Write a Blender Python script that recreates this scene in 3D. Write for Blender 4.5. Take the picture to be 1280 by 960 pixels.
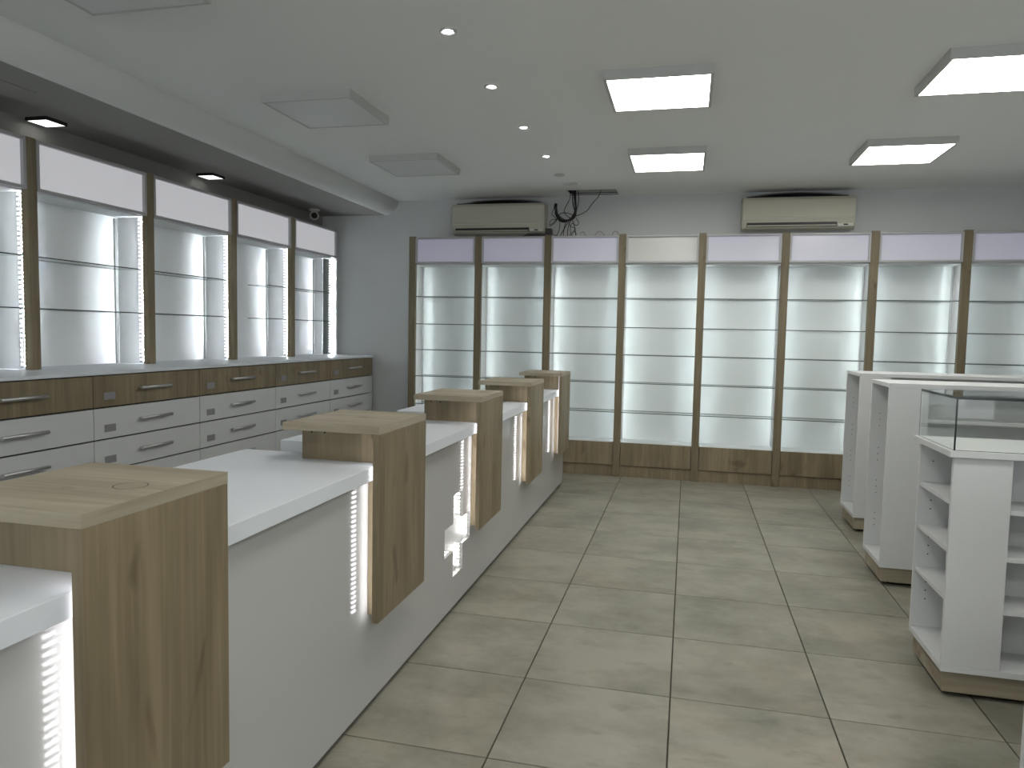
import bpy, bmesh, math, random
from mathutils import Vector, Matrix
random.seed(7)
SC = bpy.context.scene
COL = SC.collection
for o in list(bpy.data.objects):
    bpy.data.objects.remove(o)

# ------------------------------------------------------------------ camera
F_PX, YAW, PITCH, ROLL, CAM_H = 907.32, 0.2361047, -0.0701691, 0.0201625, 1.452
def camera():
    cy, sy, cp, sp = math.cos(YAW), math.sin(YAW), math.cos(PITCH), math.sin(PITCH)
    f = Vector((-sy*cp, cy*cp, sp)); r = Vector((cy, sy, 0)); u = r.cross(f)
    c, s = math.cos(ROLL), math.sin(ROLL)
    r2, u2 = c*r + s*u, -s*r + c*u
    cam = bpy.data.cameras.new('camera'); o = bpy.data.objects.new('camera', cam); COL.objects.link(o)
    cam.sensor_width = 36; cam.lens = F_PX/1280*36; cam.clip_start = 0.02; cam.clip_end = 60
    o.matrix_world = Matrix(((r2.x, u2.x, -f.x, 0), (r2.y, u2.y, -f.y, 0), (r2.z, u2.z, -f.z, CAM_H), (0, 0, 0, 1)))
    SC.camera = o
camera()

# ------------------------------------------------------------------ world, exposure
W = bpy.data.worlds.new('world'); SC.world = W; W.use_nodes = True
W.node_tree.nodes['Background'].inputs[0].default_value = (0.95, 0.98, 1.0, 1)
W.node_tree.nodes['Background'].inputs[1].default_value = 2.2
vs = SC.view_settings
vs.view_transform = 'Standard'; vs.look = 'None'; vs.gamma = 1.0; vs.use_curve_mapping = False
vs.exposure = 0.09
PANEL_E = 14.0      # ceiling panel radiance
LED_BACK_E = 26.0   # strips of the back wall bays
LED_LEFT_E = 95.0   # strips of the left wall bays
LED_POST_E = 6.0
LED_DOT_E = 0.85      # dotted side strips   # strips behind the counter dividers
SPOT_E = 2.0
DOWN_E = 230.0      # small round downlights
HEADER_E = 0.14

# ------------------------------------------------------------------ materials
def nodes(name):
    m = bpy.data.materials.new(name); m.use_nodes = True
    nt = m.node_tree; b = nt.nodes['Principled BSDF']
    return m, nt, b
def N(nt, t, **kw):
    n = nt.nodes.new(t)
    for k, v in kw.items(): setattr(n, k, v)
    return n
def plain(name, col, rough=0.5, metal=0.0, coat=0.0, noise=0.0, nscale=6.0, spec=0.5):
    m, nt, b = nodes(name)
    b.inputs['Roughness'].default_value = rough; b.inputs['Metallic'].default_value = metal
    b.inputs['Coat Weight'].default_value = coat; b.inputs['Coat Roughness'].default_value = 0.05
    b.inputs['Specular IOR Level'].default_value = spec
    if noise:
        tc = N(nt, 'ShaderNodeTexCoord'); no = N(nt, 'ShaderNodeTexNoise')
        no.inputs['Scale'].default_value = nscale; no.inputs['Detail'].default_value = 4
        nt.links.new(tc.outputs['Object'], no.inputs['Vector'])
        mx = N(nt, 'ShaderNodeMix', data_type='RGBA')
        mx.inputs[6].default_value = tuple(c*(1-noise) for c in col)+(1,)
        mx.inputs[7].default_value = tuple(min(1, c*(1+noise)) for c in col)+(1,)
        nt.links.new(no.outputs['Fac'], mx.inputs[0]); nt.links.new(mx.outputs[2], b.inputs['Base Color'])
    else:
        b.inputs['Base Color'].default_value = tuple(col)+(1,)
    return m
def wood(name, axis, dark, light, rough=0.5):
    """pale oak laminate, grain along the given axis"""
    m, nt, b = nodes(name)
    tc = N(nt, 'ShaderNodeTexCoord'); oi = N(nt, 'ShaderNodeObjectInfo')
    add = N(nt, 'ShaderNodeVectorMath', operation='MULTIPLY_ADD')
    comb = N(nt, 'ShaderNodeCombineXYZ')
    for i in range(3): nt.links.new(oi.outputs['Random'], comb.inputs[i])
    nt.links.new(comb.outputs[0], add.inputs[0]); add.inputs[1].default_value = (13.7, 17.3, 9.1)
    nt.links.new(tc.outputs['Object'], add.inputs[2])
    def nz(sc_across, sc_along, detail, dist):
        mp = N(nt, 'ShaderNodeMapping'); s = [sc_across]*3; s['xyz'.index(axis)] = sc_along
        mp.inputs['Scale'].default_value = s
        nt.links.new(add.outputs[0], mp.inputs['Vector'])
        n = N(nt, 'ShaderNodeTexNoise'); n.inputs['Scale'].default_value = 1
        n.inputs['Detail'].default_value = detail; n.inputs['Distortion'].default_value = dist
        nt.links.new(mp.outputs[0], n.inputs['Vector']); return n
    big = nz(7, 0.8, 4, 0.9); fine = nz(55, 2.2, 5, 0.5); knot = nz(8, 4.5, 1, 0.6)
    r1 = N(nt, 'ShaderNodeValToRGB'); r1.color_ramp.elements[0].position = 0.32; r1.color_ramp.elements[1].position = 0.68
    r1.color_ramp.elements[0].color = tuple(dark)+(1,); r1.color_ramp.elements[1].color = tuple(light)+(1,)
    nt.links.new(big.outputs['Fac'], r1.inputs[0])
    r2 = N(nt, 'ShaderNodeValToRGB'); r2.color_ramp.elements[0].position = 0.3; r2.color_ramp.elements[1].position = 0.72
    r2.color_ramp.elements[0].color = (.80, .78, .75, 1); r2.color_ramp.elements[1].color = (1.08, 1.07, 1.06, 1)
    nt.links.new(fine.outputs['Fac'], r2.inputs[0])
    r3 = N(nt, 'ShaderNodeValToRGB'); r3.color_ramp.elements[0].position = 0.66; r3.color_ramp.elements[1].position = 0.74
    r3.color_ramp.elements[0].color = (1, 1, 1, 1); r3.color_ramp.elements[1].color = (.70, .66, .62, 1)
    nt.links.new(knot.outputs['Fac'], r3.inputs[0])
    m1 = N(nt, 'ShaderNodeMix', data_type='RGBA', blend_type='MULTIPLY'); m1.inputs[0].default_value = 1
    nt.links.new(r1.outputs[0], m1.inputs[6]); nt.links.new(r2.outputs[0], m1.inputs[7])
    m2 = N(nt, 'ShaderNodeMix', data_type='RGBA', blend_type='MULTIPLY'); m2.inputs[0].default_value = 1
    nt.links.new(m1.outputs[2], m2.inputs[6]); nt.links.new(r3.outputs[0], m2.inputs[7])
    nt.links.new(m2.outputs[2], b.inputs['Base Color']); b.inputs['Roughness'].default_value = rough
    bp = N(nt, 'ShaderNodeBump'); bp.inputs['Strength'].default_value = 0.08; bp.inputs['Distance'].default_value = 0.002
    nt.links.new(fine.outputs['Fac'], bp.inputs['Height']); nt.links.new(bp.outputs[0], b.inputs['Normal'])
    return m
def emitter(name, col, strength):
    m, nt, b = nodes(name)
    b.inputs['Base Color'].default_value = (.8, .8, .8, 1); b.inputs['Roughness'].default_value = .4
    b.inputs['Emission Color'].default_value = tuple(col)+(1,); b.inputs['Emission Strength'].default_value = strength
    return m
def led(name, col, strength, pitch=0.026, base=.85):
    """a strip of diodes: light comes only from the diodes along z"""
    m, nt, b = nodes(name)
    b.inputs['Base Color'].default_value = (base, base, base, 1); b.inputs['Roughness'].default_value = .5
    tc = N(nt, 'ShaderNodeTexCoord'); sp = N(nt, 'ShaderNodeSeparateXYZ'); nt.links.new(tc.outputs['Object'], sp.inputs[0])
    d = N(nt, 'ShaderNodeMath', operation='DIVIDE'); nt.links.new(sp.outputs[2], d.inputs[0]); d.inputs[1].default_value = pitch
    fr = N(nt, 'ShaderNodeMath', operation='FRACT'); nt.links.new(d.outputs[0], fr.inputs[0])
    gt = N(nt, 'ShaderNodeMath', operation='GREATER_THAN'); nt.links.new(fr.outputs[0], gt.inputs[0]); gt.inputs[1].default_value = .5
    ml = N(nt, 'ShaderNodeMath', operation='MULTIPLY'); nt.links.new(gt.outputs[0], ml.inputs[0]); ml.inputs[1].default_value = strength*2
    b.inputs['Emission Color'].default_value = tuple(col)+(1,)
    nt.links.new(ml.outputs[0], b.inputs['Emission Strength'])
    return m
def glass(name, tint, refl=1.0):
    m = bpy.data.materials.new(name); m.use_nodes = True; nt = m.node_tree
    nt.nodes.remove(nt.nodes['Principled BSDF'])
    out = nt.nodes['Material Output']
    tr = N(nt, 'ShaderNodeBsdfTransparent'); tr.inputs[0].default_value = tuple(tint)+(1,)
    gl = N(nt, 'ShaderNodeBsdfGlossy'); gl.inputs['Roughness'].default_value = 0.02
    lw = N(nt, 'ShaderNodeLayerWeight'); lw.inputs[0].default_value = .5
    pw = N(nt, 'ShaderNodeMath', operation='POWER'); pw.inputs[1].default_value = 5; nt.links.new(lw.outputs['Facing'], pw.inputs[0])
    fr = N(nt, 'ShaderNodeMath', operation='MULTIPLY_ADD'); fr.inputs[1].default_value = .96; fr.inputs[2].default_value = .04; nt.links.new(pw.outputs[0], fr.inputs[0])
    mu = N(nt, 'ShaderNodeMath', operation='MULTIPLY'); mu.inputs[1].default_value = refl
    mx = N(nt, 'ShaderNodeMixShader')
    nt.links.new(fr.outputs[0], mu.inputs[0]); nt.links.new(mu.outputs[0], mx.inputs[0])
    nt.links.new(tr.outputs[0], mx.inputs[1]); nt.links.new(gl.outputs[0], mx.inputs[2]); nt.links.new(mx.outputs[0], out.inputs[0])
    return m
def tile_mat():
    m, nt, b = nodes('concrete_tile')
    tc = N(nt, 'ShaderNodeTexCoord'); oi = N(nt, 'ShaderNodeObjectInfo')
    comb = N(nt, 'ShaderNodeCombineXYZ')
    for i in range(3): nt.links.new(oi.outputs['Random'], comb.inputs[i])
    add = N(nt, 'ShaderNodeVectorMath', operation='MULTIPLY_ADD')
    nt.links.new(comb.outputs[0], add.inputs[0]); add.inputs[1].default_value = (31.0, 57.0, 23.0)
    nt.links.new(tc.outputs['Object'], add.inputs[2])
    def nz(scale, stretch, det):
        mp = N(nt, 'ShaderNodeMapping'); mp.inputs['Scale'].default_value = stretch
        nt.links.new(add.outputs[0], mp.inputs['Vector'])
        n = N(nt, 'ShaderNodeTexNoise'); n.inputs['Scale'].default_value = scale; n.inputs['Detail'].default_value = det
        n.inputs['Roughness'].default_value = .65
        nt.links.new(mp.outputs[0], n.inputs['Vector']); return n
    a = nz(2.3, (1, 1.35, 1), 7); c = nz(1.8, (1, 1, 1), 3); s = nz(5, (1, 2.0, 1), 8)
    r = N(nt, 'ShaderNodeValToRGB'); e = r.color_ramp.elements
    e[0].position = .33; e[0].color = (.170, .163, .130, 1); e[1].position = .62; e[1].color = (.290, .277, .228, 1)
    nt.links.new(a.outputs['Fac'], r.inputs[0])
    rp = N(nt, 'ShaderNodeValToRGB'); rp.color_ramp.elements[0].position = .5; rp.color_ramp.elements[1].position = .72
    rp.color_ramp.elements[0].color = (1, 1, 1, 1); rp.color_ramp.elements[1].color = (1.04, .97, .93, 1)
    nt.links.new(c.outputs['Fac'], rp.inputs[0])
    rs = N(nt, 'ShaderNodeValToRGB'); rs.color_ramp.elements[0].position = .33; rs.color_ramp.elements[1].position = .44
    rs.color_ramp.elements[0].color = (.82, .82, .80, 1); rs.color_ramp.elements[1].color = (1, 1, 1, 1)
    nt.links.new(s.outputs['Fac'], rs.inputs[0])
    m1 = N(nt, 'ShaderNodeMix', data_type='RGBA', blend_type='MULTIPLY'); m1.inputs[0].default_value = 1
    m2 = N(nt, 'ShaderNodeMix', data_type='RGBA', blend_type='MULTIPLY'); m2.inputs[0].default_value = 1
    nt.links.new(r.outputs[0], m1.inputs[6]); nt.links.new(rp.outputs[0], m1.inputs[7])
    nt.links.new(m1.outputs[2], m2.inputs[6]); nt.links.new(rs.outputs[0], m2.inputs[7])
    nt.links.new(m2.outputs[2], b.inputs['Base Color'])
    b.inputs['Roughness'].default_value = .42; b.inputs['Specular IOR Level'].default_value = .4
    return m
M = dict(
    tile=tile_mat(), grout=plain('grout', (.055, .045, .035), .9, noise=.2, nscale=30),
    wall=plain('wall_paint', (.62, .63, .63), .7, noise=.02, nscale=2), soffit=plain('shaded_soffit', (.27, .266, .252), .8, noise=.02, nscale=2), ceil=plain('ceiling_paint', (.845, .855, .84), .85, noise=.015, nscale=1.5),  # soffit: the left ceiling's shade is put into its grey
    white=plain('white_laminate', (.72, .73, .73), .38, noise=.01), gloss=plain('gloss_white_panel', (.465, .468, .46), .11, coat=.0, noise=.01),
    gondola=plain('white_gondola_laminate', (.66, .67, .675), .45, noise=.01),
    backg=plain('gloss_white_back', (.84, .86, .88), .38, noise=.01),
    sidep=plain('white_side_panel', (.86, .88, .89), .35, noise=.01),
    backp=plain('lacquered_white_back', (.65, .685, .695), .2, noise=.01),
    drawer=plain('white_drawer_front', (.62, .63, .635), .32, noise=.01), top=plain('white_worktop', (.70, .735, .785), .36, noise=.01),
    carcass=plain('gap_shade_carcass', (.05, .048, .045), .7), oak_z=wood('oak_upright_shaded', 'z', (.175, .140, .084), (.275, .224, .143)), oak_x=wood('oak_grain_across', 'x', (.29, .25, .18), (.41, .365, .28)),  # oak uprights toned darker than tops: overhead light put into the colour
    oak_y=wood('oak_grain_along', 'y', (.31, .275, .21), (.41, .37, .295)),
    oakd=wood('oak_post_dark', 'z', (.15, .122, .072), (.22, .182, .115)),
    alu=plain('brushed_aluminium', (.60, .60, .60), .35, .85), frame=plain('silver_frame', (.40, .40, .41), .4),
    grey=plain('grey_label', (.26, .26, .27), .5), dark=plain('dark_recess', (.02, .02, .02), .8), black=plain('black_plastic', (.012, .012, .013), .45),
    ac=plain('aged_beige_plastic', (.50, .485, .40), .45), ac2=plain('pale_beige_plastic', (.62, .61, .54), .4),
    white_plastic=plain('white_plastic', (.7, .7, .68), .4), fixture=plain('fixture_housing', (.56, .56, .55), .6),
    fixture_off=plain('unlit_diffuser', (.70, .71, .71), .5), edge=plain('glass_edge', (.06, .085, .078), .25), edge2=plain('dark_glass_edge', (.012, .02, .018), .2),
    header_off=plain('header_unlit', (.62, .63, .61), .18),
    sh_glass=glass('shelf_glass', (.965, .985, .975), .6), case_glass=glass('case_glass', (.985, .995, .99), 1.0), added_win_glass=glass('added_window_glass', (.95, .97, .97), 1.0),
    panel=emitter('panel_light', (1.0, .985, .92), PANEL_E), spot=emitter('spot_light', (1.0, .98, .95), SPOT_E),
    down=emitter('downlight_lamp', (1.0, .98, .94), DOWN_E), led_b=led('led_back', (.90, 1.0, 1.0), LED_BACK_E), led_l=led('led_left', (.88, .95, 1.0), LED_LEFT_E), led_d=led('led_dots', (.92, .96, 1.0), LED_DOT_E, .03, .22), led_p=led('led_post', (.97, .96, 1.0), LED_POST_E, .018),
    led_w=led('led_cross', (1.0, .96, .91), 4.5, .02),
)
def header_mat(name, col, e):
    m, nt, b = nodes(name)
    b.inputs['Base Color'].default_value = (.54, .545, .575, 1); b.inputs['Roughness'].default_value = .16
    b.inputs['Emission Color'].default_value = tuple(col)+(1,); b.inputs['Emission Strength'].default_value = e
    return m
M['header_b'] = header_mat('header_lit_lilac', (.70, .67, 1.0), HEADER_E)
M['header_l'] = header_mat('header_lit_pale', (.96, .95, 1.0), HEADER_E*2.4)

# ------------------------------------------------------------------ mesh helpers
def box(bm, x0, x1, y0, y1, z0, z1, mi=0):
    v = [bm.verts.new(p) for p in ((x0,y0,z0),(x1,y0,z0),(x1,y1,z0),(x0,y1,z0),(x0,y0,z1),(x1,y0,z1),(x1,y1,z1),(x0,y1,z1))]
    fs = []
    for q in ((0,3,2,1),(4,5,6,7),(0,1,5,4),(1,2,6,5),(2,3,7,6),(3,0,4,7)):
        f = bm.faces.new([v[i] for i in q]); f.material_index = mi; fs.append(f)
    return fs   # bottom, top, -y, +x, +y, -x
def tube(bm, pts, r, seg=8, caps=True, mi=0):
    rings = []; pts = [Vector(p) for p in pts]
    for i, p in enumerate(pts):
        d = (pts[min(i+1, len(pts)-1)] - pts[max(i-1, 0)]).normalized()
        a = d.cross(Vector((0, 0, 1)))
        if a.length < .05: a = d.cross(Vector((1, 0, 0)))
        a.normalize(); c = d.cross(a).normalized()
        rings.append([bm.verts.new(p + r*(math.cos(2*math.pi*k/seg)*a + math.sin(2*math.pi*k/seg)*c)) for k in range(seg)])
    for i in range(len(rings)-1):
        for k in range(seg):
            f = bm.faces.new((rings[i][k], rings[i][(k+1)%seg], rings[i+1][(k+1)%seg], rings[i+1][k])); f.material_index = mi; f.smooth = True
    if caps:
        bm.faces.new(rings[0][::-1]).material_index = mi; bm.faces.new(rings[-1]).material_index = mi
def spline(P, n=8):
    P = [Vector(p) for p in P]; out = []
    for i in range(len(P)-1):
        p0, p1, p2, p3 = P[max(i-1, 0)], P[i], P[i+1], P[min(i+2, len(P)-1)]
        for k in range(n):
            t = k/n
            out.append(.5*((2*p1) + (-p0+p2)*t + (2*p0-5*p1+4*p2-p3)*t*t + (-p0+3*p1-3*p2+p3)*t**3))
    return out + [P[-1]]
def lathe(bm, prof, seg=24, cx=0, cy=0, mi=0, smooth=True):
    """profile of (radius, z) around a vertical axis"""
    rings = []
    for r, z in prof:
        rings.append([bm.verts.new((cx+r*math.cos(2*math.pi*k/seg), cy+r*math.sin(2*math.pi*k/seg), z)) for k in range(seg)] if r > 1e-6 else [bm.verts.new((cx, cy, z))])
    for a, b in zip(rings, rings[1:]):
        for k in range(seg):
            q = [a[k % len(a)], a[(k+1) % len(a)], b[(k+1) % len(b)], b[k % len(b)]]
            u = []
            for w in q:
                if w not in u: u.append(w)
            if len(u) > 2:
                f = bm.faces.new(u); f.material_index = mi; f.smooth = smooth
def prism(bm, poly, a0, a1, ax='x', mi=0, smooth=False):
    """extrude a polygon along an axis (poly holds the other two coords in xyz order)"""
    def P(p, a): return {'x': (a, p[0], p[1]), 'y': (p[0], a, p[1]), 'z': (p[0], p[1], a)}[ax]
    A = [bm.verts.new(P(p, a0)) for p in poly]; B = [bm.verts.new(P(p, a1)) for p in poly]
    n = len(poly)
    for i in range(n):
        f = bm.faces.new((A[i], A[(i+1)%n], B[(i+1)%n], B[i])); f.material_index = mi; f.smooth = smooth
    bm.faces.new(A[::-1]).material_index = mi; bm.faces.new(B).material_index = mi
    bmesh.ops.recalc_face_normals(bm, faces=bm.faces[:])
def bev(bm, w=.002, seg=1):
    bmesh.ops.bevel(bm, geom=bm.edges[:], offset=w, segments=seg, affect='EDGES', profile=.5)
def make(name, bm, mats, parent=None, origin=None):
    """link a bmesh given in world coordinates as one object; local origin = parent's location or the given one"""
    og = Vector(origin) if origin is not None else (Vector(parent['_o']) if parent is not None and '_o' in parent else Vector((0, 0, 0)))
    if parent is not None and origin is None and '_o' not in parent: og = Vector((0, 0, 0))
    bmesh.ops.translate(bm, verts=bm.verts[:], vec=-og)
    me = bpy.data.meshes.new(name); bm.to_mesh(me); bm.free()
    for m in (mats if isinstance(mats, (list, tuple)) else [mats]): me.materials.append(M[m])
    o = bpy.data.objects.new(name, me); COL.objects.link(o)
    ORG[o.name] = og
    if parent is not None:
        o.parent = parent; o.location = og - ORG[parent.name]
    else: o.location = og
    return o
ORG = {}
def part(name, parent, mats, *boxes, bevel=0.0, fn=None):
    bm = bmesh.new()
    for b in boxes: box(bm, *b)
    if bevel: bev(bm, bevel)
    if fn: fn(bm)
    # own origin at the part's lowest centre
    xs = [v.co.x for v in bm.verts]; ys = [v.co.y for v in bm.verts]; zs = [v.co.z for v in bm.verts]
    og = ((min(xs)+max(xs))/2, (min(ys)+max(ys))/2, min(zs))
    return make(name, bm, mats, parent, og)
def thing(name, loc, label, cat, group=None):
    o = bpy.data.objects.new(name, None); COL.objects.link(o); o.location = loc; o.empty_display_size = .1
    ORG[o.name] = Vector(loc); o['label'] = label; o['category'] = cat
    if group: o['group'] = group
    return o
def tag(o, label, cat, group=None):
    o['label'] = label; o['category'] = cat
    if group: o['group'] = group
    return o
def struct(o): o['kind'] = 'structure'; return o

# ------------------------------------------------------------------ the room
XL, XR, YF, YB, ZC, ZS = -4.30, 4.05, -2.60, 7.82, 2.92, 2.765
T0X, T0Y, TS = -0.61775, 2.3089, 0.60
fl = struct(part('floor', None, 'grout', (XL, XR, YF, YB, -.08, -.006)))
fl['label'] = 'square beige concrete-look floor tiles with thin dark joints'
def tile_mesh():
    bm = bmesh.new(); h = TS/2-.0027
    fs = box(bm, -h, h, -h, h, -.0058, 0)
    bmesh.ops.bevel(bm, geom=[e for e in fs[1].edges], offset=.0012, segments=1, affect='EDGES')
    me = bpy.data.meshes.new('tile'); bm.to_mesh(me); bm.free(); me.materials.append(M['tile']); return me
TM = tile_mesh()
nx0, nx1 = -5, 7; ny0, ny1 = -7, 8
for i in range(nx0, nx1+1):
    for j in range(ny0, ny1+1):
        x, y = T0X+TS*(i+.5), T0Y+TS*(j+.5)
        if x-TS/2 < XL or x+TS/2 > XR or y-TS/2 < YF or y+TS/2 > YB: continue
        o = bpy.data.objects.new('tile', TM); COL.objects.link(o); o.parent = fl
        ORG[o.name] = Vector((x, y, 0)); o.location = Vector((x, y, 0)) - ORG[fl.name]
# ceiling: slab with the open service hole, curved bulkhead over the left wall units
HX0, HX1, HY0, HY1 = -1.27, -0.76, 7.47, 7.76
XE = -3.25
def ceil_fn(bm):
    for a in ((XE, HX0, YF, YB), (HX1, XR, YF, YB), (HX0, HX1, YF, HY0), (HX0, HX1, HY1, YB)):
        box(bm, a[0], a[1], a[2], a[3], ZC, ZC+.02)
ce = struct(part('ceiling', None, 'ceil', fn=ceil_fn))
def bulk_fn(bm):
    pts = [(XE, ZC+.02)]
    n = 14; ax, az = .16, ZC-ZS
    for k in range(n+1):
        t = k/n*math.pi/2
        pts.append((XE-ax+ax*math.cos(t), ZC-az*math.sin(t)))
    pts += [(XE-ax, ZC+.02)]
    prism(bm, pts, YF, YB, 'y')
    for f in bm.faces:
        if abs(f.normal.y) < .5 and f.normal.z < -.01 and f.normal.x > .02: f.smooth = True
part('bulkhead', ce, 'ceil', fn=bulk_fn)
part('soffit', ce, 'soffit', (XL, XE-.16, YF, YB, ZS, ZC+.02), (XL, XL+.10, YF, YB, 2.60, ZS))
part('service_void', ce, 'dark', (HX0-.03, HX0-.01, HY0-.03, HY1+.03, ZC+.02, ZC+.4), (HX1+.01, HX1+.03, HY0-.03, HY1+.03, ZC+.02, ZC+.4),
     (HX0-.01, HX1+.01, HY0-.03, HY0-.01, ZC+.02, ZC+.4), (HX0-.01, HX1+.01, HY1+.01, HY1+.03, ZC+.02, ZC+.4), (HX0-.03, HX1+.03, HY0-.03, HY1+.03, ZC+.4, ZC+.42))
part('hole_lining', ce, 'grey', (HX0, HX1, HY1-.006, HY1+.002, ZC+.0005, ZC+.012)); part('joist', ce, 'fixture', (HX0+.02, HX1, HY1+.001, HY1+.009, ZC+.030, ZC+.12))
struct(part('wall_back', None, 'wall', (XL-.1, XR+.1, YB, YB+.1, -.08, 3.4)))
struct(part('wall_left', None, 'wall', (XL-.1, XL, YF, YB, -.08, 3.4)))
struct(part('wall_right', None, 'wall', (XR, XR+.1, YF, YB, -.08, 3.4)))
struct(part('wall_front', None, 'wall', (XL-.1, -2.6, YF-.1, YF, -.08, 3.4), (3.4, XR+.1, YF-.1, YF, -.08, 3.4), (-2.6, 3.4, YF-.1, YF, 2.5, 3.4), (-2.6, 3.4, YF-.1, YF, -.08, .25)))
w1 = struct(part('added_window_1', None, 'frame', (-2.6, 3.4, YF-.08, YF-.02, .25, .31), (-2.6, 3.4, YF-.08, YF-.02, 2.44, 2.5), (-2.6, -2.54, YF-.08, YF-.02, .31, 2.44), (3.34, 3.4, YF-.08, YF-.02, .31, 2.44), (.37, .43, YF-.08, YF-.02, .31, 2.44)))  # window added behind the camera to let more light in
part('pane', w1, 'added_win_glass', (-2.54, .37, YF-.055, YF-.045, .31, 2.44)); part('pane', w1, 'added_win_glass', (.43, 3.34, YF-.055, YF-.045, .31, 2.44))
part('access_panel', ce, 'soffit', (-4.05, -3.66, 2.9, 3.48, ZS-.006, ZS+.001))

# ------------------------------------------------------------------ ceiling lamps
def panel_light(x0, x1, y0, y1, lit, label, group):
    t = thing('ceiling_panel_light', ((x0+x1)/2, (y0+y1)/2, ZC-.05), label, 'ceiling light', group)
    part('housing', t, 'fixture', (x0-.012, x0+.006, y0-.012, y1+.012, ZC-.052, ZC), (x1-.006, x1+.012, y0-.012, y1+.012, ZC-.052, ZC),
         (x0+.006, x1-.006, y0-.012, y0+.006, ZC-.052, ZC), (x0+.006, x1-.006, y1-.006, y1+.012, ZC-.052, ZC))
    part('diffuser', t, 'panel' if lit else 'fixture_off', (x0+.006, x1-.006, y0+.006, y1-.006, ZC-.05, ZC-.044))
GL = 'lit square panel lights'
panel_light(-.50, .075, 4.16, 4.74, True, 'lit square ceiling panel nearest the row of round downlights, front one of its pair', GL)
panel_light(-.50, .075, 5.90, 6.50, True, 'lit square ceiling panel above the aisle, closer to the back wall units', GL)
panel_light(1.24, 1.82, 4.16, 4.74, True, 'lit square ceiling panel at the top right, cut by the frame edge', GL)
panel_light(1.24, 1.82, 5.90, 6.50, True, 'lit square ceiling panel in front of the right hand air conditioner', GL)
panel_light(-.50, .075, 1.60, 2.18, True, 'added lit square ceiling panel above the near aisle, out of view', GL)  # this and the next three are added out of view for light
panel_light(1.24, 1.82, 1.60, 2.18, True, 'added lit square ceiling panel above the near display island, out of view', GL)
panel_light(-.50, .075, -.60, -.02, True, 'added lit square ceiling panel behind the camera, over the aisle', GL)
panel_light(1.24, 1.82, -.60, -.02, True, 'added lit square ceiling panel behind the camera, right hand one', GL)
GU = 'unlit square panel lights'
panel_light(-2.655, -2.07, 4.19, 4.76, False, 'unlit square ceiling panel in the middle of the left row', GU)
panel_light(-2.655, -2.07, 5.78, 6.36, False, 'unlit square ceiling panel farthest back, near the left air conditioner', GU)
panel_light(-2.70, -2.10, 2.30, 2.88, False, 'unlit square ceiling panel at the top left, cut by the frame', GU)
def downlight(x, y, label, lit=True):
    t = thing('round_downlight', (x, y, ZC-.012), label, 'ceiling light', 'round recessed downlights')
    part('trim_ring', t, 'alu', fn=lambda bm: lathe(bm, [(.045, ZC-.0005), (.045, ZC-.006), (.040, ZC-.010), (.033, ZC-.009), (.022, ZC-.003), (.0215, ZC-.001)], 28, x, y))
    part('lamp', t, 'down', fn=lambda bm: lathe(bm, [(0, ZC-.006), (.012, ZC-.0055), (.021, ZC-.002)], 24, x, y))
for y, n in ((3.48, 'nearest and largest'), (4.29, 'second'), (5.165, 'third'), (6.02, 'farthest and smallest')):
    downlight(-1.195, y, n + ' lit round downlight in the ceiling row above the counter')
def sq_spot(x, y, label):
    t = thing('square_downlight', (x, y, ZS-.02), label, 'ceiling light', 'square downlights over the left wall units')
    h = .082
    part('housing', t, 'black', (x-h, x-h+.008, y-h, y+h, ZS-.022, ZS), (x+h-.008, x+h, y-h, y+h, ZS-.022, ZS), (x-h+.008, x+h-.008, y-h, y-h+.008, ZS-.022, ZS), (x-h+.008, x+h-.008, y+h-.008, y+h, ZS-.022, ZS))
    part('lamp', t, 'spot', (x-h+.008, x+h-.008, y-h+.008, y+h-.008, ZS-.021, ZS-.012))
sq_spot(-4.085, 3.955, 'lit square downlight in the dark ceiling at the far left edge')
sq_spot(-4.07, 5.60, 'lit square downlight in the dark ceiling between second and third left header')
t = thing('smoke_detector', (-1.21, 6.72, ZC-.02), 'flat round white ceiling disc just beyond the last downlight', 'detector')
part('body', t, 'fixture', fn=lambda bm: lathe(bm, [(0, ZC-.016), (.03, ZC-.016), (.048, ZC-.010), (.05, ZC)], 24, -1.21, 6.72))
tag(part('ceiling_plate', None, 'fixture', (-1.245, -1.10, 7.10, 7.17, ZC-.008, ZC), bevel=.002), 'small rectangular blank plate on the ceiling before the open hole', 'blank plate')
# dome camera
t = thing('security_camera', (-4.05, 7.36, ZS), 'small white dome camera with black eye above the last left header', 'camera')
part('mount', t, 'white_plastic', fn=lambda bm: lathe(bm, [(0, ZS-.018), (.055, ZS-.018), (.06, ZS-.01), (.06, ZS)], 24, -4.05, 7.36))
def cam_body(bm):
    bmesh.ops.create_uvsphere(bm, u_segments=20, v_segments=12, radius=.052, matrix=Matrix.Translation((-4.05, 7.36, ZS-.066)))
    for f in bm.faces: f.smooth = True
cb = part('ball', t, 'white_plastic', fn=cam_body)
def cam_eye(bm):
    d = (Vector((0.4, 0, 1.452)) - Vector((-4.05, 7.36, ZS-.066))).normalized()
    c = Vector((-4.05, 7.36, ZS-.066)) + d*.034
    tube(bm, [c, c+d*.014, c+d*.021], .033, 20)
part('lens', cb, 'dark', fn=cam_eye)

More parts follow.
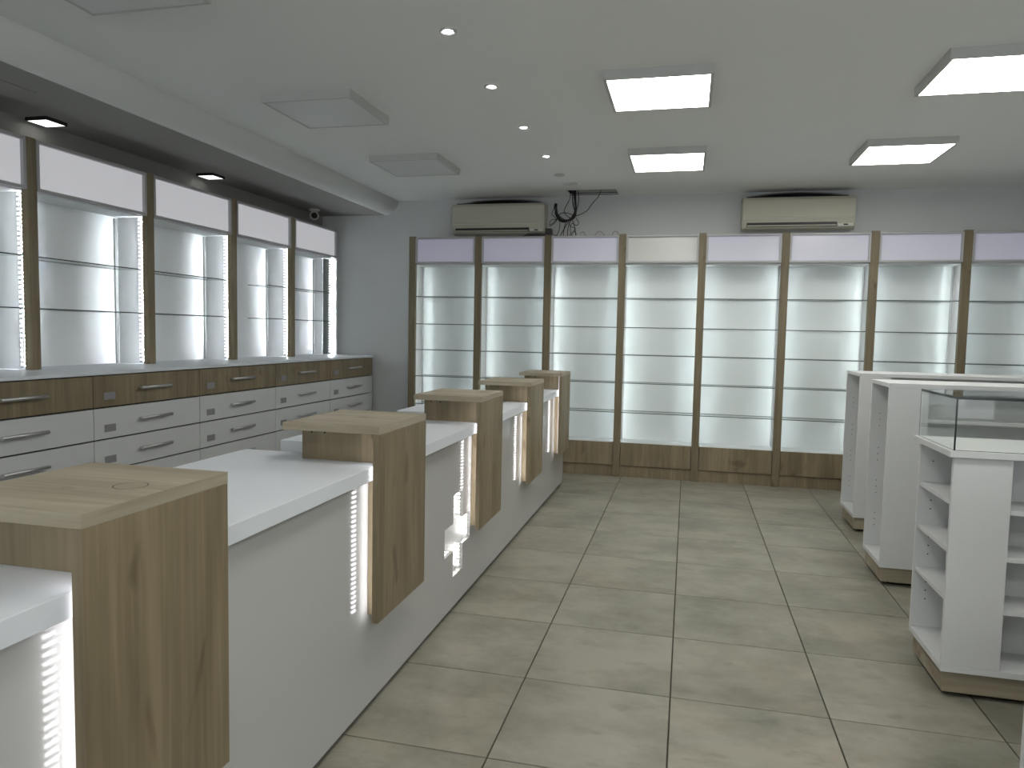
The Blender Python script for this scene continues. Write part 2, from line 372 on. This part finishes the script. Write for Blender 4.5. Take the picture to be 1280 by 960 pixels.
# ------------------------------------------------------------------ back wall display bays
YS = 7.445
posts = [-2.925, -2.185, -1.437, -0.673, 0.108, 0.880, 1.665, 2.440, 3.215, 3.985]
SHELF_B = [1.826, 1.531, 1.250, 0.963, 0.660]
HB = 2.455
DEP = 0.27
def glass_shelf(parent, x0, x1, y0, y1, z, front):
    """glass plate, the long front edge polished dark"""
    def fn(bm):
        fs = box(bm, x0, x1, y0, y1, z-.003, z+.004)
        fs[{'-y': 2, '+x': 3}[front]].material_index = 1
        fs[{'-y': 4, '+x': 5}[front]].material_index = 1
    return part('glass_shelf', parent, ['sh_glass', 'edge'], fn=fn)
bay_lab = ['leftmost back wall display bay, beside the bare grey wall', 'second back wall display bay, under the left air conditioner\'s middle',
           'third back wall display bay, under the hanging black cables', 'fourth back wall display bay, with the unlit greyish header',
           'fifth back wall display bay, left of the right hand air conditioner', 'sixth back wall display bay, under the right end of right air conditioner',
           'seventh back wall display bay, rising behind the white islands', 'back wall display bay cut by the right edge of the photo', 'last back wall display bay, against the right wall']
for i in range(9):
    a, b = posts[i]+.037, posts[i+1]-.037
    t = thing('wall_display_bay', ((a+b)/2, YS+.15, 0), bay_lab[i], 'display shelf', 'display bays on the back wall')
    part('post', t, 'oakd', (posts[i]-.036, posts[i]+.036, YS-.012, YS+.035, .001, HB+.012), bevel=.0015)
    if i == 8: part('post', t, 'oakd', (posts[9]-.036, posts[9]+.036, YS-.012, YS+.035, .001, HB+.012), bevel=.0015)
    part('side_panel', t, 'sidep', (a-.034, a-.016, YS+.036, YB-.02, .001, HB)); part('side_panel', t, 'sidep', (b+.016, b+.034, YS+.036, YB-.02, .001, HB))
    part('back_panel', t, 'backp', (a-.015, b+.015, YS+DEP, YS+DEP+.015, .12, HB-.01))
    part('floor_board', t, 'backp', (a-.015, b+.015, YS+.02, YS+DEP-.001, .335, .355))
    part('head_board', t, 'white', (a-.015, b+.015, YS+.03, YS+DEP-.001, 2.165, 2.180))
    part('top_board', t, 'white', (a-.015, b+.015, YS+.03, YB-.01, HB-.012, HB))
    # header light box
    h = part('header_frame', t, 'frame', (a, b, YS-.012, YS+.02, 2.178, 2.197), (a, b, YS-.012, YS+.02, HB-.018, HB), (a, a+.018, YS-.012, YS+.02, 2.197, HB-.018), (b-.018, b, YS-.012, YS+.02, 2.197, HB-.018))
    part('header_diffuser', h, 'header_off' if i == 3 else 'header_b', (a+.018, b-.018, YS+.012, YS+.018, 2.197, HB-.018))
    for z in SHELF_B: glass_shelf(t, a-.012, b+.012, YS+.025, YS+DEP-.012, z, '-y')
    for s, x in ((1, a-.0155), (-1, b+.0155)):
        part('led_strip', t, 'led_b', (min(x, x+s*.0125), max(x, x+s*.0125), YS+.036, YS+.041, .36, 2.16))
        part('added_led_shield', t, 'alu', (min(x+s*.0128, x+s*.0138), max(x+s*.0128, x+s*.0138), YS+.036, YS+.047, .36, 2.16))  # lip added to shield the strip's glow from view
        part('led_dots', t, 'led_d', (min(x, x+s*.003), max(x, x+s*.003), YS+.048, YS+.062, .36, 2.16))
        part('corner_line', t, 'frame', (min(x+s*.002, x+s*.014), max(x+s*.002, x+s*.014), YS+DEP-.012, YS+DEP-.001, .36, 2.16))  # added grey strip stands for the shaded corner gap
    d = part('base_drawer', t, 'oak_z', (a+.003, b-.003, YS-.002, YS+.018, .118, .352), bevel=.001)
    part('plinth', t, 'oak_z', (a-.001, b+.001, YS+.012, YS+.03, .001, .112))
# ------------------------------------------------------------------ left wall: drawer units, worktop, upper bays
XD = -3.52
uy = [1.68, 2.687, 3.697, 4.692, 5.718, 6.727, 7.740]
ulab = ['drawer unit at the left edge of the photo, only its right end showing', 'second visible drawer unit, right behind the nearest wooden counter divider',
        'third visible drawer unit, below the third lit left bay', 'fourth visible drawer unit, just left of the end one', 'end drawer unit beside the bare back wall']
rows = [(1.140, .940), (.936, .740), (.736, .542), (.538, .342), (.338, .140)]
for i in range(1, 6):
    y0, y1 = uy[i], uy[i+1]
    t = thing('drawer_cabinet', (-3.9, (y0+y1)/2, 0), ulab[i-1], 'drawer cabinet', 'drawer units along the left wall')
    part('body', t, 'carcass', (XL+.02, XD-.024, y0+.001, y1-.001, .09, 1.14))  # near-black body paints the shade seen in the drawer gaps
    part('plinth', t, 'dark', (XL+.05, XD-.06, y0+.002, y1-.002, .001, .09))
    for k, (zt, zb) in enumerate(rows):
        d = part('drawer', t, 'oak_z' if k == 0 else 'drawer', (XD-.020, XD, y0+.003, y1-.003, zb+.001, zt-.005), bevel=.001)
        yc = y0+.512; zc = (zt+zb)/2+.004; L = .145
        def hfn(bm, yc=yc, zc=zc):
            tube(bm, [(XD+.032, yc-L, zc), (XD+.032, yc+L, zc)], .011, 10)
            for s in (-1, 1): tube(bm, [(XD+.0002, yc+s*(L-.02), zc), (XD+.03, yc+s*(L-.02), zc)], .006, 8)
        part('handle', d, 'alu', fn=hfn)
        part('label_plate', d, 'grey', (XD+.0002, XD+.004, y0+.082, y0+.172, zc-.060, zc-.014))
wt = tag(part('worktop', None, 'top', (XL+.005, XD+.015, uy[1]-.4, 7.750, 1.142, 1.162), bevel=.002), 'long white worktop over the left wall drawer units', 'worktop')
XU = -3.97; py = [2.72, 3.718, 4.735, 5.775, 6.768, 7.730]; HU = 2.585; ZW = 1.1622
plab = ['left wall lit bay cut by the photo\'s left edge', 'second left wall lit bay, widest complete header in view', 'third left wall lit bay, under the small far downlight',
        'fourth left wall lit bay, with half-length glass shelves', 'end left wall lit bay with a dark slit, below the dome camera']
for i in range(5):
    a, b = py[i]+.037, py[i+1]-.037
    last = i == 4
    t = thing('wall_display_bay', (XU-.15, (a+b)/2, ZW), plab[i], 'display shelf', 'lit display bays on the left worktop')
    part('post', t, 'oak_z', (XU-.04, XU+.01, py[i]-.036, py[i]+.036, ZW, HU+.004), bevel=.0015)
    xb = XU-.265
    part('back_panel', t, 'backg', (xb-.015, xb, a-.015, b+.015, ZW, HU-.01))
    part('side_panel', t, 'sidep', (xb-.015, XU-.041, a-.034, a-.016, ZW, HU))
    if not last: part('side_panel', t, 'sidep', (xb-.015, XU-.041, b+.016, b+.034, ZW, HU))
    else:
        part('side_panel', t, 'sidep', (xb-.015, xb+.10, b+.016, b+.034, ZW, HU)); part('side_panel', t, 'sidep', (XU-.085, XU+.01, b+.016, b+.034, ZW, HU))
        part('side_glass', t, 'sh_glass', (xb+.10, XU-.085, b+.022, b+.028, ZW, HU))
    part('corner_line', t, 'alu', (xb+.002, xb+.014, b-.03, b-.004, ZW, 2.25))
    part('top_board', t, 'white', (xb, XU-.03, a-.015, b+.015, HU-.012, HU)); part('head_board', t, 'white', (xb+.001, XU-.03, a-.015, b+.015, 2.262, 2.276))
    e = b+.03 if last else b
    h = part('header_frame', t, 'frame', (XU-.02, XU+.012, a, e, 2.270, 2.290), (XU-.02, XU+.012, a, e, HU-.02, HU), (XU-.02, XU+.012, a, a+.02, 2.290, HU-.02), (XU-.02, XU+.012, e-.02, e, 2.290, HU-.02))
    part('header_diffuser', h, 'header_l', (XU-.018, XU-.012, a+.02, e-.02, 2.290, HU-.02))
    for z in (1.870, 1.545):
        y0 = a-.012 if i != 3 else a+.55
        glass_shelf(t, xb+.016, XU-.035, y0, b+.012, z, '+x')
    for s, y in ((1, a-.0155), (-1, b+.0155)):
        part('led_strip', t, 'led_l', (XU-.046, XU-.041, min(y, y+s*.0125), max(y, y+s*.0125), ZW+.01, 2.255))
        part('added_led_shield', t, 'sidep', (XU-.052, XU-.041, min(y+s*.0128, y+s*.0138), max(y+s*.0128, y+s*.0138), ZW+.01, 2.255))
        part('led_dots', t, 'led_d', (XU-.084, XU-.054, min(y, y+s*.003), max(y, y+s*.003), ZW+.01, 2.255))

# ------------------------------------------------------------------ sales counter
XC = -1.135; CY0, CY1 = .15, 6.885
cn = thing('sales_counter', (-1.4, (CY0+CY1)/2, 0), 'long white sales counter with a lit cross cut into its front', 'counter')
CRY = [3.360, 3.492, 3.656, 3.786]; CRZ = [.190, .325, .470, .617]
def in_cross(i, j): return (i == 1) or (j == 1)
def front_fn(bm):
    ys = [CY0] + CRY + [CY1]; zs = [.030] + CRZ + [.904]
    for i in range(5):
        for j in range(5):
            if 1 <= i <= 3 and 1 <= j <= 3 and in_cross(i-1, j-1): continue
            v = [bm.verts.new(p) for p in ((XC, ys[i], zs[j]), (XC, ys[i+1], zs[j]), (XC, ys[i+1], zs[j+1]), (XC, ys[i], zs[j+1]))]
            bm.faces.new(v)
    bmesh.ops.remove_doubles(bm, verts=bm.verts[:], dist=1e-5)
    r = bmesh.ops.extrude_face_region(bm, geom=bm.faces[:])
    bmesh.ops.translate(bm, verts=[g for g in r['geom'] if isinstance(g, bmesh.types.BMVert)], vec=(-.018, 0, 0))
    bmesh.ops.recalc_face_normals(bm, faces=bm.faces[:])
part('front_panel', cn, 'gloss', fn=front_fn)
cr = part('cross_recess', cn, 'white', (XC-.062, XC-.052, CRY[0]-.03, CRY[3]+.03, CRZ[0]-.03, CRZ[3]+.03),
          (XC-.051, XC-.019, CRY[0]-.03, CRY[0]-.02, CRZ[0]-.03, CRZ[3]+.03), (XC-.051, XC-.019, CRY[3]+.02, CRY[3]+.03, CRZ[0]-.03, CRZ[3]+.03),
          (XC-.051, XC-.019, CRY[0]-.02, CRY[3]+.02, CRZ[0]-.03, CRZ[0]-.02), (XC-.051, XC-.019, CRY[0]-.02, CRY[3]+.02, CRZ[3]+.02, CRZ[3]+.03))
for y, z0, z1 in ((CRY[2]+.001, CRZ[2]+.004, CRZ[3]), (CRY[3]+.001, CRZ[1]+.004, CRZ[2]-.004), (CRY[2]+.001, CRZ[0], CRZ[1]-.004)):
    part('led_strip', cr, 'led_w', (XC-.046, XC-.020, y, y+.004, z0, z1))
for y, z0, z1 in ((CRY[1]-.001, CRZ[2]+.004, CRZ[3]), (CRY[0]-.001, CRZ[1]+.004, CRZ[2]-.004), (CRY[1]-.001, CRZ[0], CRZ[1]-.004)):
    part('led_strip', cr, 'led_w', (XC-.046, XC-.020, y-.004, y, z0, z1))
part('plinth', cn, 'dark', (XC-.05, XC-.024, CY0+.02, CY1-.03, .001, .0295))
part('end_panel', cn, 'white', (-1.46, XC-.019, CY1-.02, CY1, .001, .904)); part('end_panel', cn, 'white', (-1.46, XC-.019, CY0, CY0+.02, .001, .904))
part('rear_panel', cn, 'white', (-1.478, -1.460, CY0, CY1, .001, .904))
pz0, pz1 = .38, 1.105
XPF, XPB = -1.065, -1.090
pyr = [(1.085, 1.520), (2.405, 2.885), (3.735, 4.205), (5.000, 5.475), (6.300, 6.775)]
segs = []
prev = CY0
for (a, b) in pyr:
    segs.append((prev, a+.215)); prev = a+.475
segs.append((prev, CY1))
for (a, b) in segs:
    if b-a > .12: part('countertop', cn, 'top', (-1.75, -1.100, a, b, .9045, .955), bevel=.001)
for (a, b) in pyr: part('bridge_top', cn, 'top', (-1.44, -1.100, a+.2155, min(a+.4745, CY1), .9045, .955))
for k, (a, b) in enumerate(segs):
    if b-a > .3:
        for y in (a+.03, b-.05): part('desk_leg_panel', cn, 'white', (-1.73, -1.479, y, y+.02, .001, .904))
dl = ['nearest and largest oak divider panel, with a drawn circle on top', 'second oak counter divider from the camera, left of the lit cross', 'third oak counter divider, just beyond the lit cross',
      'fourth oak counter divider, second from the far end', 'farthest and smallest oak counter divider at the counter\'s end']
for k, (a, b) in enumerate(pyr):
    t = thing('counter_divider', (-1.25, (a+b)/2, .955), dl[k], 'counter divider', 'oak dividers standing on the counter')
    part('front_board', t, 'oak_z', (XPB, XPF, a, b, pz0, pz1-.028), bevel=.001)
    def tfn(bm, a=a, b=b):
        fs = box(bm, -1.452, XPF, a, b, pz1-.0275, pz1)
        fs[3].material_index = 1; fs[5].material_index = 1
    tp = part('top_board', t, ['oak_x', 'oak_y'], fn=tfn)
    by0, by1 = a+.095, b-.02
    part('box_board', t, 'oak_z', (-1.425, -1.104, by0, by0+.018, .9555, pz1-.028))
    part('box_board', t, 'oak_z', (-1.425, -1.104, by1-.018, by1, .9555, pz1-.028))
    part('box_board', t, 'oak_z', (-1.425, -1.407, by0+.0185, by1-.0185, .9555, pz1-.028))
    part('return_board', t, 'oak_z', (XC+.001, XPB-.0005, a+.060, a+.075, pz0+.005, .903)); part('return_board', t, 'oak_z', (XC+.001, XPB-.0005, b-.075, b-.060, pz0+.005, .903))
    part('led_strip', t, 'led_p', (XPB-.0035, XPB-.0005, a+.018, a+.046, pz0+.01, pz1-.035))
    part('led_strip', t, 'led_p', (XPB-.0035, XPB-.0005, b-.046, b-.018, pz0+.01, pz1-.035))
    for x in (-1.385, -1.33): part('screw', t, 'dark', fn=lambda bm, x=x: tube(bm, [(x, by0-.0012, pz1-.045), (x, by0+.001, pz1-.045)], .004, 8))
    if k == 0:
        def ring(bm):
            n = 40; c = (-1.163, 1.318)
            for r0, r1 in ((.0335, .0355),):
                A = [[bm.verts.new((c[0]+r*math.cos(2*math.pi*q/n), c[1]+r*math.sin(2*math.pi*q/n), pz1+.0004)) for q in range(n)] for r in (r0, r1)]
                for q in range(n): bm.faces.new((A[0][q], A[1][q], A[1][(q+1)%n], A[0][(q+1)%n]))
        part('drawn_circle', tp, 'dark', fn=ring)

# ------------------------------------------------------------------ white display islands
def holes(parent, xs, y, zs):
    def fn(bm):
        for x in xs:
            for z in zs: tube(bm, [(x, y-.0006, z), (x, y+.0005, z)], .0032, 8)
    p = part('pin_holes', parent, 'dark', fn=fn); p['kind'] = 'stuff'
def island(x0, y0, d, L, top, label, shelves_end, shelves_front, case=False):
    y1 = y0+d; x1 = x0+L; z0 = .112
    t = thing('display_island', ((x0+x1)/2, (y0+y1)/2, 0), label, 'display island', 'white display islands')
    part('plinth', t, 'oak_x', (x0+.015, x1-.015, y0+.018, y1-.018, .022, z0-.0005), bevel=.002)
    part('foot_base', t, 'dark', (x0+.06, x1-.06, y0+.06, y1-.06, .001, .0215))
    part('bottom_board', t, 'gondola', (x0, x1, y0, y1, z0, z0+.025), bevel=.001)
    zt = top-.025
    part('top_board', t, 'gondola', (x0-(.02 if case else 0), x1+(.02 if case else 0), y0-(.02 if case else 0), y1+(.02 if case else 0), zt, top), bevel=.001)
    E = .212; zb = z0+.0255; zt2 = zt-.0005
    for s, xa, xb in ((0, x0, x0+E), (1, x1-E, x1)):
        part('end_side_panel', t, 'gondola', (xa, xb, y0, y0+.018, zb, zt2), bevel=.001); part('end_side_panel', t, 'gondola', (xa, xb, y1-.018, y1, zb, zt2), bevel=.001)
        xin = xb-.018 if s == 0 else xa
        part('end_back_panel', t, 'gondola', (xin, xin+.018, y0+.0185, y1-.0185, zb, zt2))
        for z in shelves_end:
            xs = (xa+.006, xb-.0185) if s == 0 else (xa+.0185, xb-.006)
            part('end_shelf', t, 'gondola', (xs[0], xs[1], y0+.0185, y1-.0185, z-.018, z), bevel=.001)
    ym = (y0+y1)/2
    part('spine_panel', t, 'gondola', (x0+E+.0005, x1-E-.0005, ym-.009, ym+.009, zb, zt2))
    for z in shelves_front:
        part('shelf', t, 'gondola', (x0+E+.0005, x1-E-.0005, y0+.012, ym-.0095, z-.02, z), bevel=.001)
        part('shelf', t, 'gondola', (x0+E+.0005, x1-E-.0005, ym+.0095, y1-.012, z-.02, z), bevel=.001)
    zs = []
    for k, zc in enumerate((.31, .52, .73, .95)):
        zs += [zc-.04, zc, zc+.04]
    zs = [z for z in zs if z < top-.08]
    holes(t, (x0+.055, x0+E-.06), y1-.0186, zs)
    if case:
        g = part('glass_case', t, ['case_glass'], (x0-.004, x0+.002, y0+.0025, y1-.0025, top+.0005, 1.2255))
        for bx in ((x0-.004, x1+.004, y0-.004, y0+.002, top+.0005, 1.2255), (x0-.004, x1+.004, y1-.002, y1+.004, top+.0005, 1.2255), (x1-.002, x1+.004, y0+.0025, y1-.0025, top+.0005, 1.2255), (x0-.004, x1+.004, y0-.004, y1+.004, 1.226, 1.236)):
            part('pane', g, 'case_glass', bx)
        e = .0035
        ed = part('polished_edges', g, 'edge2', (x0-.0046, x1+.0046, y0-.0046, y0-.004, 1.2255, 1.2362), (x0-.0046, x0-.004, y0-.004, y1+.004, 1.2255, 1.2362),
             (x0-.0048, x0+.002, y0-.0048, y0-.0041, top+.0005, 1.2255), (x0-.0046, x0-.0041, y1-.001, y1+.004, top+.0005, 1.2255),
             (x0-.0046, x1, y0-.0046, y0-.0041, top+.0005, top+.0025), (x0-.0046, x0-.0041, y0, y1, top+.0005, top+.0025))
island(1.048, 3.205, .440, 1.75, 1.020, 'white island topped with a clear glass case and end shelves', (.812, .617, .418), (.79, .60, .385), True)
island(1.150, 4.612, .425, 1.65, 1.205, 'plain white island behind the glass-topped one, empty end niche with pin holes', (), (1.0, .80, .58, .36))
island(1.258, 5.863, .460, 1.55, 1.205, 'farthest white island, narrow, close to the back wall bays', (), (1.0, .80, .58, .36))
island(0.950, 1.800, .450, 1.80, 1.020, 'near white island at the bottom right, only its edge showing', (.812, .617, .418), (.79, .60, .385))

# ------------------------------------------------------------------ air conditioners
def aircon(x0, x1, z0, z1, label):
    yb = YB-.001; d = .20; H = z1-z0
    t = thing('wall_air_conditioner', ((x0+x1)/2, YB-.1, z0), label, 'air conditioner', 'split air conditioners on the back wall')
    def body(bm):
        prof = [(yb, z0+.01), (yb-.11, z0), (yb-d+.035, z0+.012), (yb-d+.012, z0+.05), (yb-d+.004, z0+.11), (yb-d+.004, z1-.035), (yb-d+.02, z1-.008), (yb-d+.05, z1), (yb, z1)]
        prism(bm, prof, x0, x1, 'x'); bmesh.ops.bevel(bm, geom=[e for e in bm.edges if abs(e.verts[0].co.x-e.verts[1].co.x) < 1e-5], offset=.006, segments=2, affect='EDGES')
    part('body', t, 'ac', fn=body)
    part('front_panel', t, 'ac', (x0+.008, x1-.008, yb-d-.001, yb-d+.01, z0+.112, z1-.03), bevel=.003)
    part('seam_line', t, 'ac2', (x0+.01, x1-.03, yb-d-.004, yb-d+.006, z0+.104, z0+.111))
    part('air_outlet', t, 'black', (x0+.045, x1-.165, yb-d+.002, yb-d+.03, z0+.026, z0+.066))
    part('vane', t, 'ac', fn=lambda bm: prism(bm, [(yb-d+.001, z0+.028), (yb-d-.004, z0+.040), (yb-d-.001, z0+.041), (yb-d+.004, z0+.029)], x0+.05, x1-.17, 'x'))
    cp = part('control_panel', t, 'ac2', (x1-.158, x1-.015, yb-d-.001, yb-d+.03, z0+.022, z0+.052), bevel=.003)
    part('display', cp, 'black', (x1-.105, x1-.065, yb-d-.002, yb-d+.001, z0+.032, z0+.045))
    part('intake_grille', t, 'dark', (x0+.04, x1-.06, yb-d+.055, yb-.02, z1+.0002, z1+.010))
def shade_mat():
    m = bpy.data.materials.new('shade_patch'); m.use_nodes = True; nt = m.node_tree
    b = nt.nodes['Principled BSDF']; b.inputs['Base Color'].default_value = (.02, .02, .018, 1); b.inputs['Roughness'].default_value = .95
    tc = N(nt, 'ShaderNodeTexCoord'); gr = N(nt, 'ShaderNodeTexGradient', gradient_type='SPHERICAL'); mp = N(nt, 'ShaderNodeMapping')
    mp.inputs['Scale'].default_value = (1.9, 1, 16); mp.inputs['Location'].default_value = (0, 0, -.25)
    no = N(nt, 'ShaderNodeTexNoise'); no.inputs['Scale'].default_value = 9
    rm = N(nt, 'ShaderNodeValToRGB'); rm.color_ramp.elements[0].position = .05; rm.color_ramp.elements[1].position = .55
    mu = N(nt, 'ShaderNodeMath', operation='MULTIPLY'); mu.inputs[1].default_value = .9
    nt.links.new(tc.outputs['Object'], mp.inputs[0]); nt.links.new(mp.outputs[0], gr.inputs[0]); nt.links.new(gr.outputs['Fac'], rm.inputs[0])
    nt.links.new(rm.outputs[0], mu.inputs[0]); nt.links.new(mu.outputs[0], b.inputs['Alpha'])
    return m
M['shade'] = shade_mat()
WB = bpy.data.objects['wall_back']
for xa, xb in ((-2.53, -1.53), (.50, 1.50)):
    part('shade_patch', WB, 'shade', (xa, xb, YB-.0012, YB-.0006, 2.842, 2.912))  # soft dark patch painting the shade above each air conditioner
aircon(-2.545, -1.52, 2.508, 2.838, 'beige wall air conditioner at the left, beside the hanging cables')
aircon(.480, 1.520, 2.520, 2.838, 'beige wall air conditioner at the right, clear of any cables')

# ------------------------------------------------------------------ cables at the ceiling hole
cb = thing('cable_bundle', (-1.3, 7.62, HB), 'tangled black cables hanging from the open ceiling hole', 'cables')
def cable(name, parent, pts, r, m='black'):
    return part(name, parent, m, fn=lambda bm: tube(bm, spline(pts, 7), r, 6))
hx, hy = -1.20, 7.60
for k, (pts, r) in enumerate([
    ([(hx-.02, hy, ZC+.10), (hx+.0, hy, 2.88), (hx+.01, hy+.01, 2.75), (hx-.03, hy+.02, 2.665), (hx-.12, hy+.02, 2.625), (hx-.20, hy+.06, 2.70), (hx-.225, hy+.16, 2.80)], .009),
    ([(hx+.01, hy, ZC+.10), (hx+.012, hy-.01, 2.86), (hx+.02, hy, 2.74), (hx+.0, hy, 2.66), (hx-.09, hy, 2.63), (hx-.17, hy+.02, 2.68), (hx-.215, hy+.14, 2.80)], .008),
    ([(hx-.03, hy, ZC+.08), (hx-.05, hy, 2.86), (hx-.10, hy-.02, 2.74), (hx-.08, hy, 2.69), (hx-.02, hy, 2.64), (hx+.01, hy+.01, 2.56), (hx+.03, hy-.05, HB+.012)], .004),
    ([(hx+.28, hy-.02, ZC+.06), (hx+.26, hy-.02, 2.885), (hx+.19, hy-.02, 2.80), (hx+.13, hy, 2.73), (hx+.05, hy, 2.69), (hx-.02, hy, 2.67), (hx-.09, hy, 2.60), (hx-.10, hy-.05, HB+.012)], .004),
    ([(hx+.03, hy, ZC+.08), (hx+.045, hy, 2.85), (hx+.03, hy, 2.76), (hx-.0, hy, 2.68), (hx-.04, hy, 2.62), (hx-.06, hy-.02, 2.54), (hx-.05, hy-.06, HB+.012)], .004),
    ([(hx-.235, hy+.16, 2.80), (hx-.25, hy+.08, 2.72), (hx-.20, hy+.06, 2.66), (hx-.27, hy+.06, 2.60), (hx-.24, hy+.03, 2.65), (hx-.16, hy+.02, 2.64), (hx-.15, hy, 2.56), (hx-.17, hy-.05, HB+.012)], .0035),
    ([(hx-.06, hy, 2.63), (hx-.03, hy-.02, 2.57), (hx+.02, hy-.06, 2.545), (hx+.0, hy-.1, HB+.02), (hx-.02, hy-.12, HB+.016), (hx+.02, hy-.12, HB+.05), (hx+.05, hy-.10, HB+.02)], .003),
    ([(hx-.01, hy+.01, ZC+.08), (hx-.02, hy, 2.87), (hx-.005, hy-.01, 2.77), (hx+.02, hy, 2.70), (hx-.02, hy, 2.655), (hx-.10, hy+.01, 2.645), (hx-.19, hy+.04, 2.72), (hx-.22, hy+.13, 2.80)], .006),
    ([(hx+.0, hy, 2.68), (hx-.04, hy-.02, 2.70), (hx-.10, hy, 2.715), (hx-.17, hy+.03, 2.70), (hx-.20, hy+.04, 2.63), (hx-.26, hy+.03, 2.58)], .004),
    ([(hx+.02, hy, 2.66), (hx+.05, hy, 2.61), (hx+.03, hy-.02, 2.58), (hx-.02, hy-.02, 2.60), (hx-.03, hy-.03, 2.52), (hx-.0, hy-.06, HB+.012)], .0035),
    ([(hx-.05, hy, 2.64), (hx-.08, hy-.01, 2.58), (hx-.11, hy-.03, 2.52), (hx-.13, hy-.06, HB+.012)], .0045),
    ]): cable('cable', cb, pts, r)
part('cable_duct', cb, 'black', (hx-.245, hy-.205+.40, hy+.18, hy+.215, 2.76, 2.83)) if False else part('cable_sleeve', cb, 'black', fn=lambda bm: tube(bm, [(hx-.23, hy+.16, 2.79), (hx-.23, hy+.19, 2.84)], .018, 10))
lc = thing('loose_cable', (-.95, 7.55, HB), 'thin grey cable loops lying on top of the third back bay', 'cables')
cable('cable', lc, [(-1.12, 7.52, HB+.03), (-1.09, 7.52, HB+.05), (-1.05, 7.53, HB+.008), (-.98, 7.55, HB+.008), (-.94, 7.56, HB+.055), (-.90, 7.55, HB+.05), (-.86, 7.54, HB+.008), (-.80, 7.53, HB+.010), (-.77, 7.52, HB+.05), (-.73, 7.53, HB+.04), (-.735, 7.53, HB+.008)], .004, 'grey')
cable('cable', lc, [(-1.08, 7.57, HB+.008), (-1.0, 7.58, HB+.009), (-.92, 7.58, HB+.008), (-.83, 7.575, HB+.008)], .006, 'black')
t = thing('power_adapter', (-1.44, 7.52, HB+.001), 'black power adapter block beside the left air conditioner\'s lower corner', 'adapter')
part('block', t, 'black', (-1.485, -1.415, 7.50, 7.56, HB+.013, HB+.088), bevel=.006)
cable('lead', t, [(-1.42, 7.53, HB+.03), (-1.38, 7.53, HB+.018), (-1.33, 7.54, HB+.006), (-1.27, 7.55, HB+.006)], .004)
t = thing('router_box', (-1.60, 7.53, HB), 'flat black box lying under the left air conditioner', 'device')
part('case', t, 'black', fn=lambda bm: prism(bm, [(-1.74, HB+.001), (-1.49, HB+.001), (-1.49, HB+.028), (-1.55, HB+.036), (-1.66, HB+.034)], 7.47, 7.57, 'y'))
